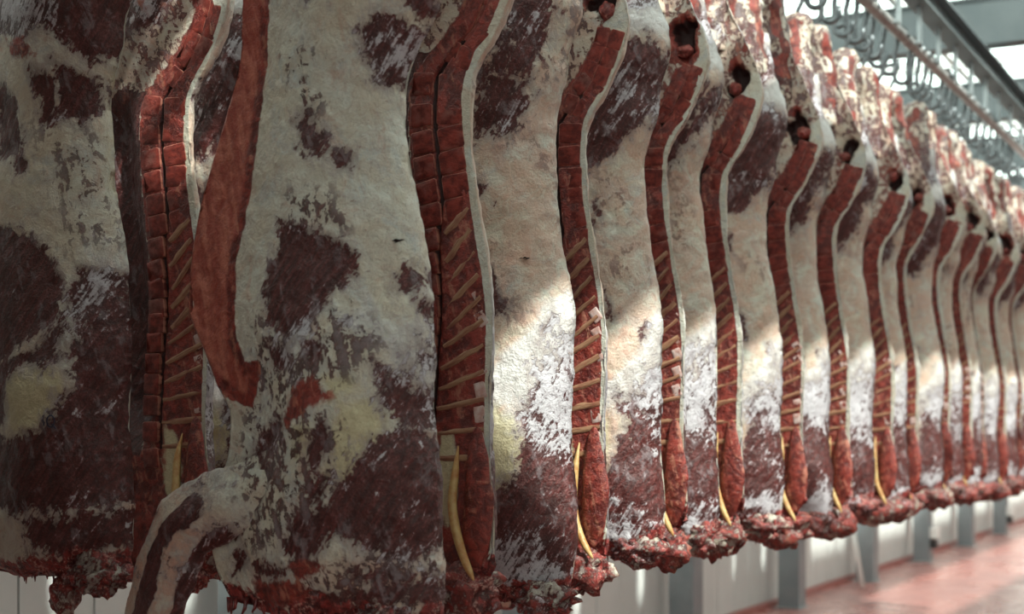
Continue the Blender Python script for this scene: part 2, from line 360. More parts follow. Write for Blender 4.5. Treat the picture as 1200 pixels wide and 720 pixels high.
PAINT_LEG={
 'mus':[
  [(-0.208,0.509),(-0.13,0.492),(-0.029,0.46),(0.029,0.42),(0.034,0.378),(-0.021,0.345),(-0.046,0.315),(-0.092,0.243),(-0.169,0.223),(-0.235,0.268),(-0.253,0.344),(-0.232,0.429)],
  [(-0.164,0.793),(-0.118,0.776),(-0.077,0.733),(-0.072,0.661),(-0.118,0.681),(-0.148,0.711),(-0.172,0.756)],
  [(-0.067,0.683),(-0.011,0.685),(-0.001,0.659),(-0.041,0.637)],
  [(0.029,0.977),(0.083,1.007),(0.126,1.01),(0.16,0.951),(0.15,0.884),(0.102,0.828),(0.068,0.838),(0.038,0.913)],
  [(0.136,1.066),(0.262,1.05),(0.245,0.995),(0.203,0.976),(0.16,0.985)],
  [(0.107,0.375),(0.15,0.399),(0.179,0.371),(0.15,0.307),(0.117,0.319)],
  [(0.107,-0.025),(0.16,0.0),(0.231,-0.041),(0.255,-0.141),(0.255,-0.263),(0.179,-0.326),(0.107,-0.319),(0.046,-0.29),(-0.016,-0.267),(-0.062,-0.319),(-0.13,-0.343),(-0.182,-0.33),(-0.195,-0.288),(-0.118,-0.228),(-0.029,-0.188),(0.034,-0.125),(0.078,-0.072)],
  [(0.078,0.165),(0.131,0.123),(0.231,0.061),(0.231,-0.03),(0.143,0.0),(0.097,0.062)],
  [(-0.513,-0.188),(-0.41,-0.171),(-0.388,-0.245),(-0.35,-0.304),(-0.41,-0.307),(-0.471,-0.265)],
  [(-0.323,-0.342),(-0.248,-0.344),(-0.164,-0.357),(-0.19,-0.388),(-0.301,-0.398)],
  [(-0.341,-0.098),(-0.248,-0.017),(-0.19,0.026),(-0.174,0.0),(-0.261,-0.075),(-0.328,-0.113)],
  [(-0.079,-0.137),(-0.029,-0.126),(-0.041,-0.189),(-0.079,-0.194)],
  [(-0.092,-0.042),(-0.029,0.01),(-0.021,-0.042),(-0.067,-0.105)],
  [(-0.004,-0.334),(0.107,-0.346),(0.179,-0.367),(0.131,-0.4),(0.009,-0.396)],
  [(-0.248,0.215),(-0.169,0.213),(-0.156,0.149),(-0.221,0.129)],
  [(-0.301,-0.13),(-0.248,-0.097),(-0.235,-0.161),(-0.288,-0.216)],
  [(-0.105,0.211),(-0.054,0.22),(-0.041,0.168),(-0.087,0.158)],
  [(-0.382,-0.306),(-0.341,-0.304),(-0.333,-0.358),(-0.41,-0.394)],
  [(-1.124,1.186),(-1.121,1.186),(-1.121,1.183)],
 ],
 'yel':[
  [(0.004,0.067),(0.083,0.062),(0.119,0.021),(0.107,-0.031),(0.053,-0.114),(-0.004,-0.156),(-0.036,-0.126),(-0.011,-0.042)],
  [(-0.041,0.126),(0.034,0.125),(0.058,0.083),(-0.016,0.063)],
  [(-0.13,0.0),(-0.067,0.011),(-0.067,-0.063),(-0.13,-0.085)],
 ],
 'red':[
  [(-0.382,1.157),(-0.28,1.143),(-0.301,0.951),(-0.312,0.844),(-0.328,0.737),(-0.339,0.641),(-0.366,0.519),(-0.388,0.415),(-0.388,0.306),(-0.377,0.229),(-0.339,0.148),(-0.288,0.151),(-0.301,0.112),(-0.323,0.065),(-0.382,0.083),(-0.507,0.177),(-0.635,0.31),(-0.635,0.449),(-0.606,0.594),(-0.521,0.743),(-0.41,0.931)],
  [(-0.182,0.011),(-0.143,0.085),(-0.079,0.126),(-0.041,0.094),(-0.004,0.071),(-0.092,0.042),(-0.156,0.0)],
  [(-0.328,-0.401),(-0.169,-0.383),(-0.112,-0.402),(-0.13,-0.455),(-0.328,-0.466)],
  [(-0.182,-0.352),(-0.067,-0.326),(-0.041,-0.346),(-0.13,-0.381)],
 ],
 'mem':[
  [(0.083,0.289),(0.245,0.344),(0.25,-0.04),(0.143,-0.01),(0.07,0.124),(0.058,0.228)],
  [(-0.248,0.236),(-0.067,0.242),(0.058,0.352),(0.107,0.309),(0.034,0.166),(-0.092,0.148),(-0.248,0.064)],
  [(0.034,0.976),(0.16,0.981),(0.155,0.839),(0.058,0.839)],
  [(0.179,-0.122),(0.25,-0.121),(0.255,-0.303),(0.203,-0.305)],
  [(-0.016,-0.261),(0.25,-0.283),(0.262,-0.434),(-0.041,-0.398)],
 ],
 'mot':[
  [(-0.328,0.043),(-0.143,0.064),(0.009,0.0),(-0.004,-0.146),(-0.118,-0.254),(-0.248,-0.301),(-0.35,-0.304),(-0.369,-0.174)],
  [(-0.301,0.259),(0.009,0.292),(0.083,0.206),(0.009,0.125),(-0.169,0.064),(-0.288,0.086)],
  [(-0.195,0.939),(-0.118,0.931),(-0.092,0.801),(-0.143,0.785)],
  [(-0.169,0.575),(-0.067,0.568),(-0.016,0.501),(-0.169,0.507)],
 ],
}
PAINT_BACK={
 'mus':[
  [(-0.001,1.305),(0.156,1.284),(0.145,1.175),(0.112,1.117),(0.067,1.102),(0.028,1.146),(-0.001,1.205)],
  [(-0.081,1.075),(-0.043,1.109),(-0.032,1.058),(-0.066,1.041)],
  [(-0.081,0.468),(-0.009,0.389),(0.011,0.313),(-0.038,0.29),(-0.081,0.291)],
  [(0.089,0.279),(0.117,0.352),(0.15,0.326),(0.117,0.248),(0.095,0.169),(0.073,0.212)],
  [(0.05,0.075),(0.112,0.186),(0.172,0.173),(0.186,0.074),(0.189,-0.148),(0.145,-0.119),(0.073,-0.055)],
  [(-0.052,-0.24),(0.067,-0.155),(0.145,-0.124),(0.189,-0.148),(0.191,-0.345),(0.145,-0.376),(0.033,-0.37),(-0.052,-0.353)],
  [(-0.038,-0.391),(0.145,-0.396),(0.172,-0.424),(0.117,-0.476),(0.019,-0.476),(-0.029,-0.433)],
 ],
 'yel':[
  [(-0.058,0.025),(0.047,0.042),(0.089,-0.02),(0.07,-0.112),(0.005,-0.188),(-0.058,-0.215)],
 ],
 'mem':[
  [(-0.095,0.063),(0.033,0.25),(0.145,0.408),(0.213,0.417),(0.205,-0.147),(0.145,-0.119),(0.067,-0.05),(0.033,0.05)],  # shoulder silver skin; its slanting upper edge paints in the sunlit patch
  [(-0.023,-0.377),(0.172,-0.345),(0.199,-0.467),(0.145,-0.532),(0.005,-0.527)],
  [(0.005,1.254),(0.145,1.236),(0.103,1.118),(0.033,1.126)],
 ],
 'mot':[
  [(-0.038,0.403),(0.061,0.374),(0.089,0.274),(0.033,0.225),(-0.038,0.277)],
  [(-0.066,0.985),(0.033,0.976),(0.061,0.823),(-0.052,0.807)],
 ],
}
PAINT_RUMP={
 'mus':[
  [(0.028,1.166),(0.093,1.25),(0.13,1.286),(0.145,1.188),(0.133,1.082),(0.121,0.986),(0.068,0.926),(-0.0,0.923),(-0.047,0.955),(-0.041,1.035),(-0.003,1.055)],
  [(-0.047,0.762),(-0.016,0.769),(-0.0,0.673),(-0.041,0.684)],
  [(-0.016,0.473),(0.031,0.443),(0.047,0.342),(-0.0,0.329)],
  [(0.102,0.341),(0.145,0.382),(0.139,0.297),(0.108,0.27)],
  [(0.163,0.169),(0.194,0.225),(0.215,0.169),(0.185,0.113)],
  [(0.053,-0.057),(0.139,0.085),(0.215,0.141),(0.236,0.056),(0.245,-0.168),(0.17,-0.113),(0.102,-0.057)],
  [(0.022,-0.172),(0.093,-0.071),(0.185,-0.113),(0.254,-0.182),(0.254,-0.308),(0.139,-0.325),(0.022,-0.257)],
 ],
 'mem':[
  [(0.047,0.086),(0.093,0.227),(0.145,0.368),(0.206,0.45),(0.236,0.224),(0.236,-0.281),(0.17,-0.113),(0.108,0.0)],  # silver skin again, with the sunlit slant drawn into its upper edge
  [(-0.016,-0.316),(0.245,-0.28),(0.23,-0.449),(0.016,-0.472)],
  [(-0.041,1.064),(0.139,1.217),(0.124,0.992),(-0.016,0.932)],
 ],
}

PAINT_SHADE={
 'mus':[
  [(-0.249,0.568),(-0.12,0.542),(-0.041,0.486),(0.024,0.406),(0.011,0.29),(-0.073,0.234),(-0.152,0.177),(-0.249,0.191)],
  [(0.067,0.242),(0.181,0.246),(0.223,0.181),(0.24,0.068),(0.249,-0.136),(0.187,-0.205),(0.036,-0.232),(-0.12,-0.236),(-0.249,-0.215),(-0.249,0.024),(-0.12,-0.035),(0.005,-0.012),(0.082,0.115)],
  [(-0.001,0.995),(0.082,0.949),(0.103,0.878),(0.042,0.822),(-0.01,0.885)],
  [(-0.249,0.975),(-0.146,0.921),(-0.139,0.767),(-0.249,0.74)],
  [(-0.082,0.985),(-0.013,0.95),(-0.02,0.816),(-0.07,0.839)],
  [(-0.249,1.242),(0.246,1.176),(0.151,1.011),(0.082,0.991),(0.005,1.081),(-0.089,1.103),(-0.249,1.099)],
  [(-0.152,0.756),(-0.095,0.74),(-0.108,0.694),(-0.152,0.709)],
  [(0.051,0.439),(0.157,0.411),(0.181,0.319),(0.082,0.276),(0.042,0.347)],
  [(-0.249,0.191),(-0.136,0.142),(-0.159,0.0),(-0.249,-0.024)],
  [(-0.089,-0.258),(0.187,-0.228),(0.246,-0.317),(0.067,-0.369),(-0.057,-0.328)],
 ],
 'yel':[
  [(-0.159,0.13),(-0.057,0.164),(0.042,0.139),(0.061,0.069),(0.005,0.0),(-0.104,-0.024)],
  [(0.112,1.01),(0.151,0.892),(0.163,0.685),(0.121,0.642),(0.097,0.851)],
  [(0.011,-0.139),(0.051,-0.104),(0.082,-0.138),(0.036,-0.185)],
 ],
 'red':[
  [(-0.184,1.079),(-0.089,1.068),(-0.057,1.018),(-0.152,1.012)],
  [(0.187,-0.228),(0.261,-0.181),(0.261,-0.339),(0.202,-0.352)],
 ],
 'mem':[
  [(-0.073,0.656),(0.172,0.616),(0.202,0.273),(0.067,0.242),(0.024,0.417),(-0.057,0.491)],
  [(0.082,0.138),(0.232,0.181),(0.252,-0.136),(0.157,0.0)],
  [(-0.057,0.842),(0.005,0.813),(-0.026,0.513),(-0.12,0.589)],
  [(-0.12,-0.236),(0.246,-0.204),(0.246,-0.407),(-0.057,-0.374)],
 ],
 'mot':[
  [(-0.12,0.848),(0.127,0.825),(0.187,0.455),(0.005,0.465)],
  [(0.067,0.277),(0.232,0.272),(0.246,0.0),(0.127,0.046)],
 ],
}

def path_len(tab, z0, z1, n=400):
    f = curve(tab); z = np.linspace(z0, z1, n); return np.c_[f(z), z]

def body_mesh(name, outer, seed, no, nm, nv, dz=0., big=False, style=None, dim=False, dors=None, zbot=-.49, medneck=False):
    """One side as a closed skin. outer=True: fat face towards -Y; False: sawn face towards -Y."""
    rs = np.random.RandomState(seed)
    fd, fb, ft = curve(dors or DORSAL), curve(BELLY), curve(THICK)
    eo = np.linspace(0, 1, no + 1) ** 1.15; em = np.linspace(1, 0, nm + 2)[1:-1] ** 1.25
    e = np.r_[eo, em]; med = np.r_[np.zeros(no + 1), np.ones(nm)].astype(bool); nl = len(e)
    ztop = 1.63
    ee = np.c_[e * 7 + seed, np.zeros(nl), np.zeros(nl)]
    jag = (fbm(ee * [3, 1, 1], seed + 3, 4, .7) - .5)
    zb = zbot + .06 * (fbm(ee * .5, seed + 1, 2) - .5) + .05 * jag
    if medneck: zb = zb + .10 * sstep(.25, .0, e)
    else: zb = zb + .035 * sstep(.12, 0, e) + .03 * sstep(.8, 1, e)
    v = np.linspace(0, 1, nv) ** 1.08
    Z = zb[None, :] + v[:, None] * (ztop - zb[None, :])
    E_ = np.broadcast_to(e, Z.shape); MD = np.broadcast_to(med, Z.shape)
    ad, ab = fd(Z), fb(Z)
    var = .016 * (fbm(np.c_[np.zeros(Z.size), Z.ravel() * 3, np.full(Z.size, seed * 1.7)], seed + 5, 2).reshape(Z.shape) - .5) if not big else 0
    ad = ad + var; wd = ad - ab
    A = ad - E_ * wd
    hb = Z - zb[None, :]
    T = ft(Z)
    q = np.clip(E_ / (.42 if outer else .55), 0, 1)
    f = np.sqrt(np.clip(1 - (1 - q) ** 2, 0, 1)) * (1 - .6 * sstep(.4, 1, E_))
    yo = -T * f
    dist = E_ * wd
    zone = sstep(1.0, .88, Z) * sstep(-.12, .06, Z)
    cav = sstep(.19, .30, dist) * zone
    wallt = .055 * (1 - .6 * E_)
    ym = cav * (yo + wallt) + sstep(.98, 1.25, Z) * .05 * np.sin(np.pi * np.clip(E_, 0, 1)) * sstep(.22, .5, E_)
    # seen from the belly end the sheet closes in a thin lip
    lip = sstep(1, .9, E_)
    mid = yo - 0 + .012
    ym = mid + (ym - mid) * (.25 + .75 * lip) if False else np.where(E_ > .9, yo + (ym - yo) * np.clip((1 - E_) / .1, 0, 1) ** .5, ym)
    Y = np.where(MD, ym, yo)
    # rounded bottom edge and top
    my = yo * .5 + ym * .5
    rnd = np.sqrt(np.clip(1 - (1 - np.clip(hb / .075, 0, 1)) ** 2, 0.02, 1)) * np.sqrt(np.clip(1 - (1 - np.clip((ztop - Z) / .05, 0, 1)) ** 2, .02, 1))
    Y = my + (Y - my) * rnd
    V = np.c_[A.ravel(), Y.ravel(), Z.ravel()]
    # normals for displacement
    G3 = V.reshape(nv, nl, 3)
    du = np.roll(G3, -1, 1) - np.roll(G3, 1, 1); dv = np.gradient(G3, axis=0)
    N = np.cross(du, dv).reshape(-1, 3); ln = np.linalg.norm(N, axis=1, keepdims=True); N = N / np.maximum(ln, 1e-9)
    sgn = np.where((~MD).ravel() & (N[:, 1] > 0), -1, 1) ; 
    N = N * (-1 if np.median(N[(~MD).ravel()][:, 1]) > 0 else 1)
    a = V[:, 0]; z = V[:, 2]; h = hb.ravel(); isM = MD.ravel(); ev = E_.ravel()
    # warped copy of the plan coordinates, so that no two sides carry the same pattern
    wv = .0 if style else .06
    W1 = fbm(V * 4 + seed * 3.1, seed + 11, 3) - .5; W2 = fbm(V * 4 + seed * 5.3, seed + 23, 3) - .5
    PA = np.c_[a + wv * W1, z + wv * 1.6 * W2]
    # distance to the back line
    bl = path_len(dors or DORSAL, 1.24, -.62, 160); bl[:, 0] += 0
    pd = np.full(len(V), 9.)
    nearm = isM & (ev < .8)
    if nearm.any():
        sub = PA[nearm] if False else V[nearm][:, [0, 2]]
        dd = np.full(len(sub), 9.)
        for b in range(0, 160, 40): dd = np.minimum(dd, np.sqrt(((sub[:, None, :] - bl[None, b:b + 40]) ** 2).sum(2)).min(1))
        pd[nearm] = dd
    n1 = np.zeros((len(V), 4)); n2 = np.zeros((len(V), 4))
    O = ~isM
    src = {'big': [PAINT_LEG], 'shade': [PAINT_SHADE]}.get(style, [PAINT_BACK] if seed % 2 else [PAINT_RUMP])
    for s_ in src:
        for i, kx in enumerate(('mus', 'yel', 'red', 'mem')):
            if kx in s_: n1[O, i] = np.maximum(n1[O, i], field(PA[O], s_[kx], .065 if style and i != 2 else .045))
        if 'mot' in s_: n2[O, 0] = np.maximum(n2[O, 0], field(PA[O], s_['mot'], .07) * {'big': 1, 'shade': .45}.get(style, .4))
    aO, zO = PA[O].T
    if style is None:
        # belly half: same kind of cover as the big near side
        for i, kx in enumerate(('mus', 'yel', 'red', 'mem')):
            n1[O, i] = np.maximum(n1[O, i], field(PA[O], PAINT_LEG[kx], .045) * sstep(.02, -.05, aO))
        # shoulder and neck: fibrous muscle, silver skin whitened below a painted-in slanting sunlight edge
        dl = zO - (.40 + rs.uniform(-.05, .06) + 1.25 * (aO - .16)); low = sstep(.02, -.10, dl)
        n1[O, 0] = np.maximum(n1[O, 0] * .8, low * np.interp(dl, [-.9, -.3, -.12, 0], [.80, .72, .46, .25]))
        n1[O, 3] = np.maximum(n1[O, 3], low * np.interp(zO, [-.5, -.36, -.28, -.10, .10, .45], [.9, .7, .2, .15, .75, 1.0]))
        py = field(PA[O], [[(-.10, .10), (.0, .06), (.05, -.02), (.03, -.12), (-.04, -.2), (-.12, -.22)]], .05)
        n1[O, 1] = np.maximum(n1[O, 1], py); n1[O, 0] *= 1 - py
        # dark rump
        k = rs.uniform(.55, 1.)
        rp = field(PA[O], [[(-.16, .84), (.02, .87), (.10, .97), (.16, 1.08), (.22, 1.22), (.16, 1.32), (.03, 1.26), (-.06, 1.12), (-.14, 1.0)]], .06) * k
        n1[O, 0] = np.maximum(n1[O, 0], rp); n1[O, 3] = np.maximum(n1[O, 3] * (1 - .6 * rp), .22 * rp)
        n2[O, 0] = np.maximum(n2[O, 0], .35 * sstep(.5, .7, W1[O] + .5) * sstep(.3, .5, zO))
    if style:
        # thin mottled cover over the neck, grey silver skin over the shoulder
        nk = field(PA[O], [[(-.05, -.36), (.10, -.31), (.24, -.27), (.26, -.46), (-.1, -.5), (-.3, -.47)]], .06)
        n1[O, 0] = np.maximum(n1[O, 0], nk * (.30 + .4 * sstep(.45, .65, W2[O] + .5))); n2[O, 0] = np.maximum(n2[O, 0], nk); n2[O, 2] = np.maximum(n2[O, 2], nk)
        sh_ = field(PA[O], [[(.06, .34), (.24, .37), (.25, .0), (.12, .02), (.05, .16)], [(-.27, .24), (-.05, .24), (.06, .36), (.06, .18), (-.1, .12), (-.26, .05)]], .06)
        n1[O, 0] = np.maximum(n1[O, 0], sh_ * (.26 + .45 * sstep(.42, .62, W1[O] + .5))); n1[O, 3] *= 1 - .35 * sh_
    if style == 'big': n1[O, 2] += field(PA[O], PAINT_LEG['red'][:1], .03)
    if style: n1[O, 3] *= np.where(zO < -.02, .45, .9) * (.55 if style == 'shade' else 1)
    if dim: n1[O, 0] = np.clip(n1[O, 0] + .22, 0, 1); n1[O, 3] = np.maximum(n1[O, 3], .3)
    n2[O, 2] = np.maximum(n2[O, 2], .12 if style else .75)
    # round and rump: muscle under silver skin
    up = O & (z > .9)
    if up.any():
        rp = field(PA[up], [[(-.30, 1.15), (-.1, 1.05), (.02, 1.14), (.0, 1.34), (-.1, 1.45), (-.26, 1.38)], [(-.2, 1.5), (-.02, 1.4), (.12, 1.36), (.17, 1.45), (.05, 1.66), (-.1, 1.66)]], .05)
        n1[up, 0] = np.maximum(n1[up, 0], rp); n1[up, 3] = np.maximum(n1[up, 3], .9 * rp)
        n1[up, 3] = np.maximum(n1[up, 3], .8 * sstep(1.2, 1.35, z[up]))
    # sawn face: red meat inside a fat rim
    wc = np.interp(z, [-.6, -.1, .1, .5, .95, 1.05, 1.25], [.32, .26, .24, .20, .19, .13, .11])
    rd = np.clip((pd - .013) / .012, 0, 1) * np.clip(.5 + (wc - pd) / .04, 0, 1)
    n1[isM, 2] = (rd * sstep(1.24, 1.20, z + .5 * (a - .2) + .06 * W1))[isM]
    cv = isM & (cav.ravel() > .3)
    n1[cv, 0] = .42; n2[cv, 2] = .7; n1[cv, 3] = .3
    inn = isM & (pd > wc - .005) & (z < .99 + .35 * W1 - .25 * (pd - .19)) & (z > -.15); n1[inn, 0] = .85; n1[inn, 3] = 0; n1[inn, 2] = np.minimum(n1[inn, 2], .3); n2[inn, 2] = .3
    ringm = isM & (z < -.12) & (pd > .013); n1[ringm, 2] = np.maximum(n1[ringm, 2], .8)
    fs = field(PA[isM], [[(.0, -.02), (.055, -.03), (.07, -.15), (.055, -.26), (.02, -.30), (-.02, -.2)]], .03)
    n1[isM, 1] = np.maximum(n1[isM, 1], fs); n1[isM, 2] *= (1 - .75 * fs); n2[isM, 2] = np.maximum(n2[isM, 2], fs)
    mt = isM & (z > .95) & (pd > .09); n2[mt, 0] = .6; n2[mt, 2] = .7; n1[mt, 2] = np.maximum(n1[mt, 2], .42)
    hx = a + .085 * (fbm(V * 16 + seed, seed + 61, 3) - .5) + rs.uniform(-.012, .012); hz = z + .11 * (fbm(V * 16 + seed * 2, seed + 67, 3) - .5) + rs.uniform(-.015, .015)
    hole = np.clip(1 - np.hypot((hx - .150) / .050, (hz - 1.315) / .070), 0, 1) * (0. if outer else 1.)
    n2[isM, 1] = np.maximum(n2[isM, 1], sstep(.02, .35, hole)[isM])
    ring = np.clip(1.6 - np.hypot((hx - .150) / .050, (hz - 1.315) / .070), 0, .6) * 1.5
    n1[isM, 2] = np.maximum(n1[isM, 2], (ring * sstep(.4, .6, W1 + .5))[isM])
    co = np.interp(z, [-.1, 0, .2, .5, .62, .95, 1.05], [.18, .178, .172, .140, .105, .105, .063])
    canal = np.clip(1 - np.abs(pd - co) / .010, 0, 1) * isM * (z > -.1) * (z < 1.15)
    n2[:, 1] = np.maximum(n2[:, 1], .85 * sstep(0, .5, canal))
    umm = isM & (z > 1.05) & (pd > .1)
    if umm.any():
        um = field(PA[umm], [[(-.15, 1.15), (.0, 1.18), (.05, 1.3), (-.05, 1.42), (-.2, 1.35)], [(.0, 1.46), (.12, 1.46), (.08, 1.62), (-.05, 1.62)]], .04)
        n1[umm, 0] = np.maximum(n1[umm, 0], um); n1[umm, 3] = np.maximum(n1[umm, 3], um * .8)
    # torn lower edge
    n2[:, 3] = np.clip(1.0 - h / .07, 0, 1) * .95 + .35 * np.clip(1 - h / .16, 0, 1)
    edge = O & (ev < .03) & (z < .0); n2[edge, 2] = .8
    # relief
    d1 = (fbm(V * 9 + seed, seed + 31, 4) - .5) * .022 + (fbm(V * 38 + seed, seed + 41, 3) - .5) * .008
    d1 = d1 * np.where(isM & (pd < .22), .35, 1)
    d1 = d1 - .004 * sstep(.4, .6, n1[:, 0]) * O
    rg = np.clip(1 - h / .12, 0, 1)
    d1 = d1 + rg * (fbm(V * 22 + seed, seed + 51, 3) - .5) * .05
    d1 = d1 - .06 * sstep(0, .5, hole) * isM - .012 * sstep(0, .6, canal)
    d1 = np.where(ln[:, 0] < 1e-7, 0, d1)
    V = V + N * d1[:, None]
    V[:, 2] += rg * 0
    if outer is False: V[:, 1] *= -1
    V[:, 2] += dz
    i = np.arange(nv - 1)[:, None] * nl; j = np.arange(nl)[None, :]; j2 = (j + 1) % nl
    F = np.stack([i + j, i + j2, i + nl + j2, i + nl + j], -1).reshape(-1, 4)
    # close both ends by pairing outer and inner points of the rim
    F0 = F
    vv = V[F0[:, 0]]; fn = np.cross(V[F0[:, 1]] - vv, V[F0[:, 3]] - vv)
    mids = F0[:len(F0)]
    oq = (~med)[F0[:, 0] % nl] & (~med)[F0[:, 1] % nl]
    want = -1 if outer else 1
    if np.median(fn[oq][:, 1]) * want < 0: F = F[:, ::-1]
    base = np.arange(nl); caps = []
    for r0 in (0, (nv - 1) * nl):
        a0, b0 = 1, nl - 1
        while b0 - a0 > 1:
            caps.append((r0 + a0 - 1 if a0 == 1 else r0 + a0 - 1, r0 + a0, r0 + b0 - 1, r0 + (b0 if True else 0)))
            a0 += 1; b0 -= 1
    F = np.r_[F, np.array(caps)]
    m = mesh_np(name, V, F, {'p1': n1, 'p2': n2}); m.materials.append(M['flesh'])
    return m

def limb_mesh(name, pts, radii, nseg, nrow, seed, p1f, p2f, lump=.012, squash=1., groove=0.):
    """tapering flesh tube along pts with radii; p1f/p2f(t, ang, noise) give paint"""
    P = np.array(pts, float); R = np.array(radii, float)
    s = np.r_[0, np.cumsum(np.linalg.norm(np.diff(P, axis=0), axis=1))]; s /= s[-1]
    t = np.linspace(0, 1, nrow)
    def sm(y):
        yy = np.interp(t, s, y); k = np.hanning(max(5, nrow // 13 | 1)); k /= k.sum(); h = len(k) // 2
        pad = np.r_[2 * yy[0] - yy[h:0:-1], yy, 2 * yy[-1] - yy[-2:-h - 2:-1]]
        return np.convolve(pad, k, 'valid')
    C = np.c_[sm(P[:, 0]), sm(P[:, 1]), sm(P[:, 2])]; r = sm(R)
    r = r * np.sqrt(np.clip(1 - (1 - np.clip(np.minimum(t, 1 - t) / .05, 0, 1)) ** 2, .01, 1))
    tg = np.gradient(C, axis=0); tg /= np.linalg.norm(tg, axis=1, keepdims=True)
    up = np.cross(tg, [0, 1, 0]); up /= np.linalg.norm(up, axis=1, keepdims=True); sd = np.cross(up, tg)
    an = np.linspace(0, 2 * np.pi, nseg, endpoint=False)
    D = up[:, None, :] * np.cos(an)[None, :, None] + sd[:, None, :] * np.sin(an)[None, :, None] * squash
    D = D * (1 + groove * np.sin(an * 4 + 1.2) * 1.)[None, :, None]
    V0 = C[:, None, :] + D * r[:, None, None]
    nz = fbm(V0.reshape(-1, 3) * 14 + seed, seed, 4).reshape(nrow, nseg)
    V = (V0 + D * ((nz - .5) * lump * 2)[..., None] * np.clip(r / .04, 0, 1)[:, None, None]).reshape(-1, 3)
    i = np.arange(nrow - 1)[:, None] * nseg; j = np.arange(nseg)[None, :]; j2 = (j + 1) % nseg
    F = np.stack([i + j, i + j2, i + nseg + j2, i + nseg + j], -1).reshape(-1, 4)
    T = np.repeat(t, nseg); A = np.tile(an, nrow); NZ = fbm(V * 7 + seed * 2.3, seed + 9, 3)
    m = mesh_np(name, V, F, {'p1': p1f(T, A, NZ), 'p2': p2f(T, A, NZ)}); m.materials.append(M['flesh'])
    # orientation: flip if inward
    vv = V[F[:, 0]]; fn = np.cross(V[F[:, 1]] - vv, V[F[:, 3]] - vv); cc = C.mean(0)
    dcen = (D.reshape(-1, 3))[F[:, 0]]
    if (fn * dcen).sum() < 0: m.flip_normals()
    return m
def cols4(*c): return np.stack([np.broadcast_to(x, c[0].shape) for x in c], -1)
def lump_mesh(name, c, r, n, seed, rag=.8, red=.5, mem=.0, dark=0., rough=.45):
    th = np.linspace(0, np.pi, n); ph = np.linspace(0, 2 * np.pi, 2 * n, endpoint=False)
    TH, PH = np.meshgrid(th, ph, indexing='ij')
    U = np.stack([np.sin(TH) * np.cos(PH), np.sin(TH) * np.sin(PH), np.cos(TH)], -1).reshape(-1, 3)
    k = 1 + rough * (fbm(U * 2.2 + seed, seed, 4, .6) - .5) * 2
    V = np.array(c) + U * np.array(r) * k[:, None]
    nl = 2 * n; i = np.arange(n - 1)[:, None] * nl; j = np.arange(nl)[None, :]; j2 = (j + 1) % nl
    F = np.stack([i + j, i + nl + j, i + nl + j2, i + j2], -1).reshape(-1, 4)
    z = np.zeros(len(V)); o = np.ones(len(V))
    m = mesh_np(name, V, F, {'p1': cols4(z + .6, z, o * red + .25 * (k - 1) / max(rough, .1), o * mem), 'p2': cols4(z, o * dark, z, o * rag)}); m.materials.append(M['flesh'])
    return m

# --- small bones, a few shapes shared by all sides
def plate_mesh(name, seed, mat, rimc=1.0):
    rs = random.Random(seed); v = []; f = []; rim = []
    pts = []
    for cx, cz, a0 in ((1, 1, 0), (-1, 1, 90), (-1, -1, 180), (1, -1, 270)):
        for k in range(4):
            a = math.radians(a0 + 30 * k); r = .22
            pts.append((cx * (1 - r) + r * math.cos(a), cz * (1 - r) + r * math.sin(a)))
    n = len(pts); jit = [(1 + rs.uniform(-.05, .05), 1 + rs.uniform(-.05, .05)) for _ in range(n)]
    bow = rs.uniform(-.08, .08)
    for (sc, y, rc) in ((1.0, .012, .7), (.99, -.003, rimc), (.93, -.0045, .45), (.5, -.004, .0)):
        for (x, z), (jx, jz) in zip(pts, jit):
            v.append((.5 * sc * x * jx, y + rs.uniform(-.0008, .0008), .5 * sc * z * jz + bow * (x * x - .5) * .5)); rim.append(rc)
    for r_ in range(3):
        for i in range(n): f.append((r_ * n + i, r_ * n + (i + 1) % n, (r_ + 1) * n + (i + 1) % n, (r_ + 1) * n + i))
    f.append(tuple(3 * n + i for i in range(n)))
    m = bpy.data.meshes.new(name); m.from_pydata(v, [], f); m.materials.append(mat)
    ca = m.color_attributes.new('rim', 'FLOAT_COLOR', 'POINT')
    for i, x in enumerate(rim): ca.data[i].color = (x, x, x, 1)
    m.polygons.foreach_set('use_smooth', np.full(len(m.polygons), True)); m.update(); return m
def bar_mesh(name, seed, mat):
    rs = random.Random(seed); v = []; f = []; n = 6; k = 6
    for i in range(k):
        t = i / (k - 1); r = .5 * (.75 + .35 * math.sin(t * 3) + rs.uniform(-.1, .1)); dz = rs.uniform(-.12, .12)
        for j in range(n):
            a = 2 * math.pi * j / n; v.append((t - .5, r * math.cos(a), dz + r * math.sin(a)))
    for i in range(k - 1):
        for j in range(n): f.append((i * n + j, i * n + (j + 1) % n, (i + 1) * n + (j + 1) % n, (i + 1) * n + j))
    f.append(tuple(range(n))[::-1]); f.append(tuple((k - 1) * n + j for j in range(n)))
    m = bpy.data.meshes.new(name); m.from_pydata(v, [], f); m.materials.append(mat)
    m.polygons.foreach_set('use_smooth', np.full(len(m.polygons), True)); m.update(); return m
VERT = [plate_mesh('vertebra', i, M['bone']) for i in range(4)]
PROC = [plate_mesh('lumbar_process', 10 + i, M['bone']) for i in range(4)]
BAR = [bar_mesh('spinous_process', i, M['bar']) for i in range(4)]
CAP = [plate_mesh('cartilage_cap', 30 + i, M['cap']) for i in range(3)]

def piece(mesh, parent, a, z, ang, sx, sz, sy=1., y=0., name=None):
    o = bpy.data.objects.new(name or mesh.name.split('.')[0], mesh); link(o, parent)
    o.location = (a, y, z); o.rotation_euler = (0, -ang, 0); o.scale = (sx, sy, sz); return o

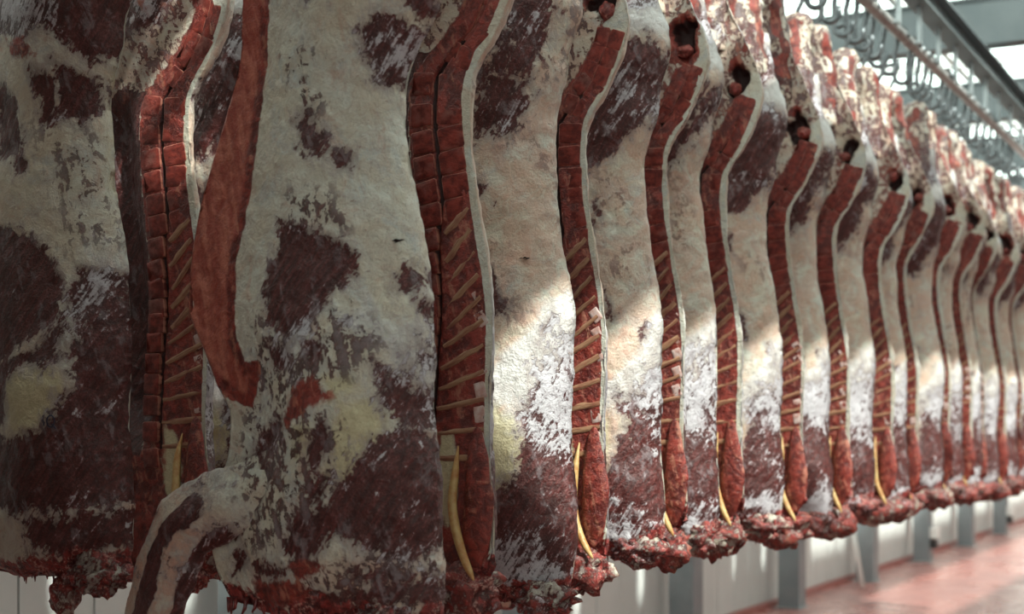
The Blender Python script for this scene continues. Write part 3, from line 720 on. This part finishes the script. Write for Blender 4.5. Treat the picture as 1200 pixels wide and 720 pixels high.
def rib_len(z): return float(np.interp(z, [0, .2, .5, .62], [.150, .145, .115, .085]))
def spine(parent, dz, seed, dors=None):
    """sawn backbone along the back line: sacrum, loin and rib vertebrae, with their processes"""
    rs = random.Random(seed)
    p = path_len(dors or DORSAL, 1.215, -.12, 500); s = np.r_[0, np.cumsum(np.hypot(*np.diff(p, axis=0).T))]
    def at(sv):
        a = np.interp(sv, s, p[:, 0]); z = np.interp(sv, s, p[:, 1])
        a2 = np.interp(sv + .02, s, p[:, 0]); z2 = np.interp(sv + .02, s, p[:, 1]); a1 = np.interp(sv - .02, s, p[:, 0]); z1 = np.interp(sv - .02, s, p[:, 1])
        t = np.array([a2 - a1, z2 - z1]); t /= np.hypot(*t); nrm = np.array([t[1], -t[0]])   # inward, towards the belly
        if nrm[0] > 0: nrm = -nrm
        return np.array([a, z]), t, nrm
    def put(meshes, sv, off, wdt, hgt, tilt=0., y=0., sy=1., par=None):
        P, t, nr = at(sv); q = P + nr * off
        ang = math.atan2(-nr[1], -nr[0]) + tilt           # local x runs from belly to back
        return piece(rs.choice(meshes), parent if par is None else par, q[0], q[1] + dz, ang, wdt, hgt, sy, y)
    sv = .0
    while sv < .29:                                       # sacrum
        put(VERT, sv + .03, .088, .047, .0615, rs.uniform(-.2, .1), .001, .35); put(PROC, sv + .03, .039, .049, .0615, rs.uniform(-.25, .1), .001, .35); sv += .0605
    for lum in range(6):
        put(VERT, sv + .032, .146, .067, .0635, rs.uniform(-.04, .04), .001, .55); put(PROC, sv + .032, .057, .080, .0635, rs.uniform(-.14, .14), .001, .4); sv += .064
    th = 0
    while th < 12 and sv < s[-1] - .01:
        z = at(sv)[0][1]
        L = rib_len(z); tl = float(np.interp(z, [-.1, .0, .15, .45, .62], [-.02, .14, .42, .66, .5]))
        put(VERT, sv + .03, .062 + L, .058, .062)
        b = put(BAR, sv, .018 + L / 2, L, rs.uniform(.014, .023), tl + rs.uniform(-.06, .06), .001, .008)
        if z < .42:
            c = put(CAP, sv + .026, .033, .034, .045, tl * .8, .003, .6)
            c.parent = b; c.matrix_parent_inverse = b_matrix(b).inverted()   # the cap belongs to its process
        sv += .064 if z > .1 else .07; th += 1
def b_matrix(o): return Matrix.LocRotScale(o.location, o.rotation_euler, o.scale)

def ligament(parent, dz, seed):
    rs = random.Random(seed); j = lambda: rs.uniform(-.006, .006)
    pts = [(.070 + j(), .004, -.04), (.066 + j(), -.018, -.12), (.062 + j(), -.024, -.21), (.075 + j(), -.03, -.29), (.105 + j(), -.036, -.36), (.14 + j(), -.04, -.415)]
    P = np.array(pts); t = np.linspace(0, 1, 22); q = [np.interp(t, np.linspace(0, 1, 6), P[:, i]) for i in range(3)]
    kk = np.hanning(7); kk /= kk.sum(); q = [np.convolve(np.r_[[x[0]] * 3, x, [x[-1]] * 3], kk, 'valid') for x in q]
    return MB().tube([(x, y, z + dz) for x, y, z in zip(*q)], [(.0085 + .005 * math.sin(3 * u)) * min(1, .15 + 4 * u, .3 + 6 * (1 - u)) for u in t], 8).build('neck_ligament', M['lig'], parent, True)

OUT_DORSAL = [(z_, v_ - .058 * float(sstep(.98, 1.12, np.float64(z_)) * sstep(1.6, 1.4, np.float64(z_)))) for z_, v_ in DORSAL]
SIDES = []
def beef_side(t, outer, label, seed, x0=0., dz=0., res=1, big=False, dors=None, group=None, leg=True, zbot=-.49, style=None, dim=False):
    if big: style = 'big'
    if outer and dors is None: dors = OUT_DORSAL
    root = empty('beef_side', (x0, t, H), label, 'beef side', group)
    no, nm, nv = {0: (36, 26, 120), 1: (84, 46, 230), 2: (150, 60, 380)}[res] if outer else {0: (26, 40, 120), 1: (46, 80, 230), 2: (50, 90, 260)}[res]
    o = link(bpy.data.objects.new('carcass_body', body_mesh('carcass_body', outer, seed, no, nm, nv, dz, big, style, dim, dors, zbot, not outer)), root)
    yb = .05 if outer else .05
    sy = -1 if outer else 1
    # hind shank with its hock joint
    rs = random.Random(seed * 7 + 1)
    ns, nr = (10, 26) if res == 0 else (18, 50)
    sh = limb_mesh('hind_shank', [(-.02, sy * .045, 1.42 + dz), (-.005, sy * .045, 1.56 + dz), (.0, sy * .035, 1.68 + dz), (.0, sy * .02, 1.79 + dz), (.003, 0, 1.865 + dz), (.0, 0, 1.93 + dz)],
                   [.13, .115, .092, .070, .074, .045], ns, nr, seed + 3,
                   lambda T, A, N: cols4(.62 * sstep(.55, .42, T) * (N > .45), .25 + 0 * T, (.1 + .75 * sstep(.0, .7, np.sin(3 * A + 7 * N + seed))) * sstep(.1, .3, T) * sstep(.98, .86, T), .35 * sstep(.5, .2, T)),
                   lambda T, A, N: cols4(.9 + 0 * T, 0 * T, .6 + 0 * T, 0 * T), .022)
    link(bpy.data.objects.new('hind_shank', sh), root)
    if not outer:
        spine(root, dz, seed, dors)
        ligament(root, dz, seed)
        link(bpy.data.objects.new('neck_muscle', limb_mesh('neck_muscle', [(.125, -.002, .0 + dz), (.132, -.012, -.1 + dz), (.138, -.016, -.2 + dz), (.13, -.014, -.30 + dz), (.12, -.006, -.38 + dz)],
             [.012, .034, .046, .042, .016], 12 if res == 0 else 20, 26 if res == 0 else 50, seed + 5,
             lambda T, A, N: cols4(0 * T, 0 * T, 1 + 0 * T, 0 * T), lambda T, A, N: cols4(0 * T, 0 * T, 0 * T, 0 * T), .008, .30)), root)
        link(bpy.data.objects.new('neck_stump', lump_mesh('neck_stump', (.045, .03, -.45 + dz), (.125, .075, .085), 14 if res == 0 else 26, seed + 8, .46, .5, .3, 0, .65)), root)
        link(bpy.data.objects.new('pelvic_bone', lump_mesh('pelvic_bone', (.165 + rs.uniform(-.03, .015), .010, 1.30 + rs.uniform(-.035, .05) + dz), (.034 * (q_ := rs.uniform(.6, 1.15)), .03, .034 * q_ * rs.uniform(.7, 1.4)), 16, seed + 9, .45, .8, .2, 0, .32)), root)
    else:
        if leg:
            fl = limb_mesh('foreleg', [(-.16, -.075, -.10 + dz), (-.37, -.085, -.19 + dz), (-.54, -.085, -.265 + dz), (-.59, -.085, -.36 + dz), (-.63, -.085, -.47 + dz), (-.67, -.08, -.59 + dz), (-.72, -.075, -.75 + dz)],
                           [.07, .082, .088, .088, .084, .078, .066], 14 if res == 0 else 56, 30 if res == 0 else 170, seed + 2,
                           lambda T, A, N: cols4(sstep(.26, .38, T) * sstep(-.3, .5, np.sin(A * 4 + 3.5 * N + 1)) * .5 + .30 + .1 * sstep(.45, .6, N), .3 * sstep(.4, .2, T), .46 * sstep(.36, .6, N) * sstep(.25, .4, T), .05 + .2 * sstep(.4, .2, T)),
                           lambda T, A, N: cols4(.12 + .5 * sstep(.3, .1, T), 0 * T, 1.0 * sstep(.2, .4, T), sstep(.95, 1, T)), .018, .58, groove=.10)
            link(bpy.data.objects.new('foreleg', fl), root)
        link(bpy.data.objects.new('neck_stump', lump_mesh('neck_stump', (.085, -.055, zbot + .015 + dz), (.10, .065, .055), 14 if res == 0 else 30, seed + 8, .48, .4, .4, 0, .75)), root)
    sc = MB(); rs2 = random.Random(seed + 55); zz = (zbot if outer else -.5)
    for q in range(26 if res else 12):
        aa = rs2.uniform(-.40, .17); ln = rs2.uniform(.012, .045) * (.5 if big else 1); x2 = rs2.uniform(-.008, .008); yy = rs2.uniform(.3, .7) * .12 * (-1 if outer else 1)
        zb_ = zz + dz + .015 + (.03 if not outer and aa > .0 else 0)
        sc.tube([(aa, yy, zb_ + .03), (aa + x2, yy, zb_), (aa + 2 * x2, yy, zb_ - ln * .6), (aa + 2 * x2, yy, zb_ - ln)], [.006, .0045, .003, .001], 6)
    sc.build('hanging_scraps', M['clot'], root, True)['kind'] = 'stuff'
    SIDES.append((t, x0, outer, root))
    return root

BIG_DORSAL = [(1.95, .045), (1.75, .065), (1.62, .11), (1.45, .18), (1.3, .235), (1.2, .245), (1.1, .215), (1.052, .203), (.955, .143), (.895, .113), (.823, .098), (.738, .098), (.653, .113), (.546, .138), (.419, .162),
              (.313, .179), (.167, .184), (.042, .180), (-.042, .191), (-.167, .203), (-.292, .206), (-.395, .213), (-.6, .20)]
G1 = 'outward-facing sides in the front row'; G2 = 'sawn-face sides in the front row'; G3 = 'sides in the back row'
beef_side(3.30, True, 'large near beef side with red flank strip and foreleg reaching to lower left', 101, res=2, big=True, dors=BIG_DORSAL, group=G1)
beef_side(3.62, False, 'beef side showing a full sawn backbone, right beside the large near side', 102, res=2, group=G2)
beef_side(4.15, True, 'pale fatty beef side with a small black slit, second outward face', 103, res=1, group=G1, zbot=-.53)
beef_side(4.38, False, 'second sawn-face beef side, slanted rib bones and long yellow ligament', 104, res=1, group=G2, dz=-.0)
order = ['third', 'fourth', 'fifth', 'sixth', 'seventh', 'eighth', 'ninth', 'tenth', 'eleventh', 'twelfth', 'thirteenth', 'fourteenth', 'fifteenth']
OUT = [4.84, 5.46, 6.24, 7.00, 7.80, 8.56, 9.32, 10.04, 10.66, 11.32, 12.12, 12.82]
MED = [5.05, 5.66, 6.51, 7.22, 8.14, 8.78, 9.62, 10.24, 10.82, 11.57, 12.37, 13.1]
rr = random.Random(5)
for i, (a_, b_) in enumerate(zip(OUT, MED)):
    res = 1 if i < 3 else 0
    beef_side(a_, True, 'outward-facing beef side, %s along the front row from the near end' % order[i], 110 + 2 * i + (1 if i % 3 == 1 else 0), res=res, group=G1, leg=i < 2, dz=rr.uniform(-.015, .03), x0=rr.uniform(-.02, .02), zbot=-.45 + rr.uniform(-.03, .02))
    beef_side(b_, False, 'sawn-face beef side with backbone, %s along the front row from the near end' % order[i], 160 + i, res=res, group=G2, dz=rr.uniform(-.01, .03), x0=rr.uniform(-.015, .015), zbot=-.44)
XB = -1.0
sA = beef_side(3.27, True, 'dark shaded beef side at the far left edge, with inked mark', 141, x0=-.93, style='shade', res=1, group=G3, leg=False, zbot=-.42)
beef_side(3.62, False, 'shaded beef side with sawn backbone just right of the far left one', 171, x0=-.95, res=1, group=G3, dz=.03)
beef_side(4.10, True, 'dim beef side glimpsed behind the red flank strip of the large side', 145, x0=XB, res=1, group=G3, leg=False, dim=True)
beef_side(1.74, True, 'unseen front row beef side beside the camera, added to darken the back row', 149, res=0, group=G1, leg=False)  # this and the next: unseen sides added to keep window light off the left
beef_side(1.28, False, 'unseen front row sawn-face beef side beside the camera, added to block window light', 175, res=0, group=G2)
beef_side(2.72, False, 'unseen back row beef side, added to block light from the far left one', 173, x0=XB, res=0, group=G3)  # this and the next: unseen sides added to darken the far left one
beef_side(2.30, True, 'unseen back row beef side nearest to the camera, added to block light', 147, x0=XB, res=0, group=G3, leg=False)
link(bpy.data.objects.new('neck_scrap', lump_mesh('neck_scrap', (-.02, -.06, -.47), (.045, .04, .055), 22, 77, .45, .5, .5)), sA)

# ------------------------------------------------------------------ rails and hooks
def rail(x, y0, y1, label, posts, blabel=None):
    r = empty('overhead_rail', (x, y0, H + 2.29), label, 'rail')
    MB().tube([(0, 0, 0), (0, y1 - y0, 0)], .034, 12).build('rail_tube', M['rail'], r, True)
    hb = MB().box(.045, .065, -.025, .025, -.01, .215).box(-.01, .045, -.025, .025, -.01, .01).mesh('hanger', M['steel'])
    y = .3
    while y < y1 - y0:
        o = bpy.data.objects.new('hanger', hb); link(o, r); o.location = (0, y, 0); y += .53
    MB().box(.0, .12, 0, y1 - y0, .21, .224).box(.0, .12, 0, y1 - y0, .356, .37).box(.05, .062, 0, y1 - y0, .224, .356).build('carrier_beam', M['beam'], r)
rail(.0, 1.0, 24, 'long overhead rail with hangers above the front row', 0)
rail(XB, 1.0, 8, 'short overhead rail above the back row', 0)
def arc(cx, cz, r, a0, a1, n): return [(cx + r * math.cos(math.radians(a0 + (a1 - a0) * i / n)), 0, cz + r * math.sin(math.radians(a0 + (a1 - a0) * i / n))) for i in range(n + 1)]
hk = MB().tube(arc(0, 0, .033, -20, 180, 8) + [(-.033, 0, -.05), (-.045, 0, -.10), (-.045, 0, -.22)] + arc(0, -.235, .045, 180, 360, 8) + [(.045, 0, -.205)], .014, 8).mesh('trolley_hook', M['hook'], True)
wl = MB().tube([(0, -.014, .028), (0, .014, .028)], .026, 14).mesh('roller', M['black'])
gb = MB().tube(arc(.0, -.255, .03, 150, 0, 6) + [(.03, 0, -.30), (.0, 0, -.36), (-.005, 0, -.42)] + arc(.022, -.43, .027, 180, 330, 6), .011, 8).mesh('gambrel_hook', M['hook'], True)
def hook(x, y, label, loaded=True, group=None):
    o = empty('meat_hook', (x, y, H + 2.29), label, 'hook', group or 'hooks on the overhead rail')
    link(bpy.data.objects.new('trolley_hook', hk), o); link(bpy.data.objects.new('roller', wl), o)
    if loaded: link(bpy.data.objects.new('gambrel_hook', gb), o)
ones = ['', 'first', 'second', 'third', 'fourth', 'fifth', 'sixth', 'seventh', 'eighth', 'ninth', 'tenth', 'eleventh', 'twelfth', 'thirteenth', 'fourteenth', 'fifteenth', 'sixteenth', 'seventeenth', 'eighteenth', 'nineteenth', 'twentieth']
def ordn(i): return ones[i] if i <= 20 else ('thirtieth' if i == 30 else ('twenty-' if i < 30 else 'thirty-') + ones[i % 10])
rows = {}
for t, x0, outer, root in sorted(SIDES, key=lambda q: q[0]):
    rw = 'back' if x0 < -.5 else 'front'; rows[rw] = rows.get(rw, 0) + 1
    hook(root.location.x, t, '%s loaded steel hook from the near end of the %s row' % (ordn(rows[rw]), rw))
ts = sorted(t for t, x0, o_, r_ in SIDES if x0 > -.5); k = 0
for a_, b_ in zip(ts, ts[1:]):
    if b_ - a_ > .28:
        k += 1; hook(.0, (a_ + b_) / 2, '%s empty steel hook from the near end of the front rail' % ordn(k), False, 'empty hooks on the front rail')
ink = MB()
for seg in ([(.0, .03), (.002, .0)], [(.0, .014), (.014, .016)], [(.014, .03), (.016, .002)]): ink.tube([(x, 0, z) for x, z in seg], .0022, 5)
ink.tube([(.040 + .014 * math.cos(q * .63), 0, .014 + .016 * math.sin(q * .63)) for q in range(11)], .0022, 5); ink.tube([(.044, 0, .006), (.058, 0, -.006)], .0022, 5)
ik = ink.build('ink_mark', M['ink'], sA); INK = ik
bm_ = [c_ for c_ in sA.children if c_.name.startswith('carcass_body')][0].data
best = min((v for v in bm_.vertices if v.co.y < -.03), key=lambda v: (v.co.x - .02) ** 2 + (v.co.z - .01) ** 2)
ik.location = (-.01, best.co.y - .004, 0)
def slit(side, a_, z_, wdt, tilt):
    """short knife cut: a dark lens sunk in the fat"""
    me = [c_ for c_ in side.children if c_.name.startswith('carcass_body')][0].data
    b_ = min((v for v in me.vertices if v.co.y < -.03), key=lambda v: (v.co.x - a_) ** 2 + (v.co.z - z_) ** 2)
    n_ = 14; mb = MB()
    top = [(-wdt / 2 + wdt * i / n_, 0, .0055 * math.sin(math.pi * i / n_) ** .7 * (1 + .3 * math.sin(5 * i))) for i in range(n_ + 1)]
    for i in range(n_):
        (x0, _, h0), (x1, _, h1) = top[i], top[i + 1]; k_ = len(mb.v)
        mb.v += [(x0, -.003, h0), (x1, -.003, h1), (x1, .004, .1 * h1), (x0, .004, .1 * h0), (x0, -.003, -.5 * h0), (x1, -.003, -.5 * h1)]
        mb.f += [(k_, k_ + 3, k_ + 2, k_ + 1), (k_ + 3, k_ + 4, k_ + 5, k_ + 2)]
    o = mb.build('knife_slit', M['slit'], side); o.location = (b_.co.x, b_.co.y - .001, b_.co.z); o.rotation_euler = (0, -tilt, 0)
    o['label'] = 'small dark knife slit'
slit(SIDES[0][3], .105, .452, .062, .12); slit(SIDES[2][3], .045, .495, .040, .10)
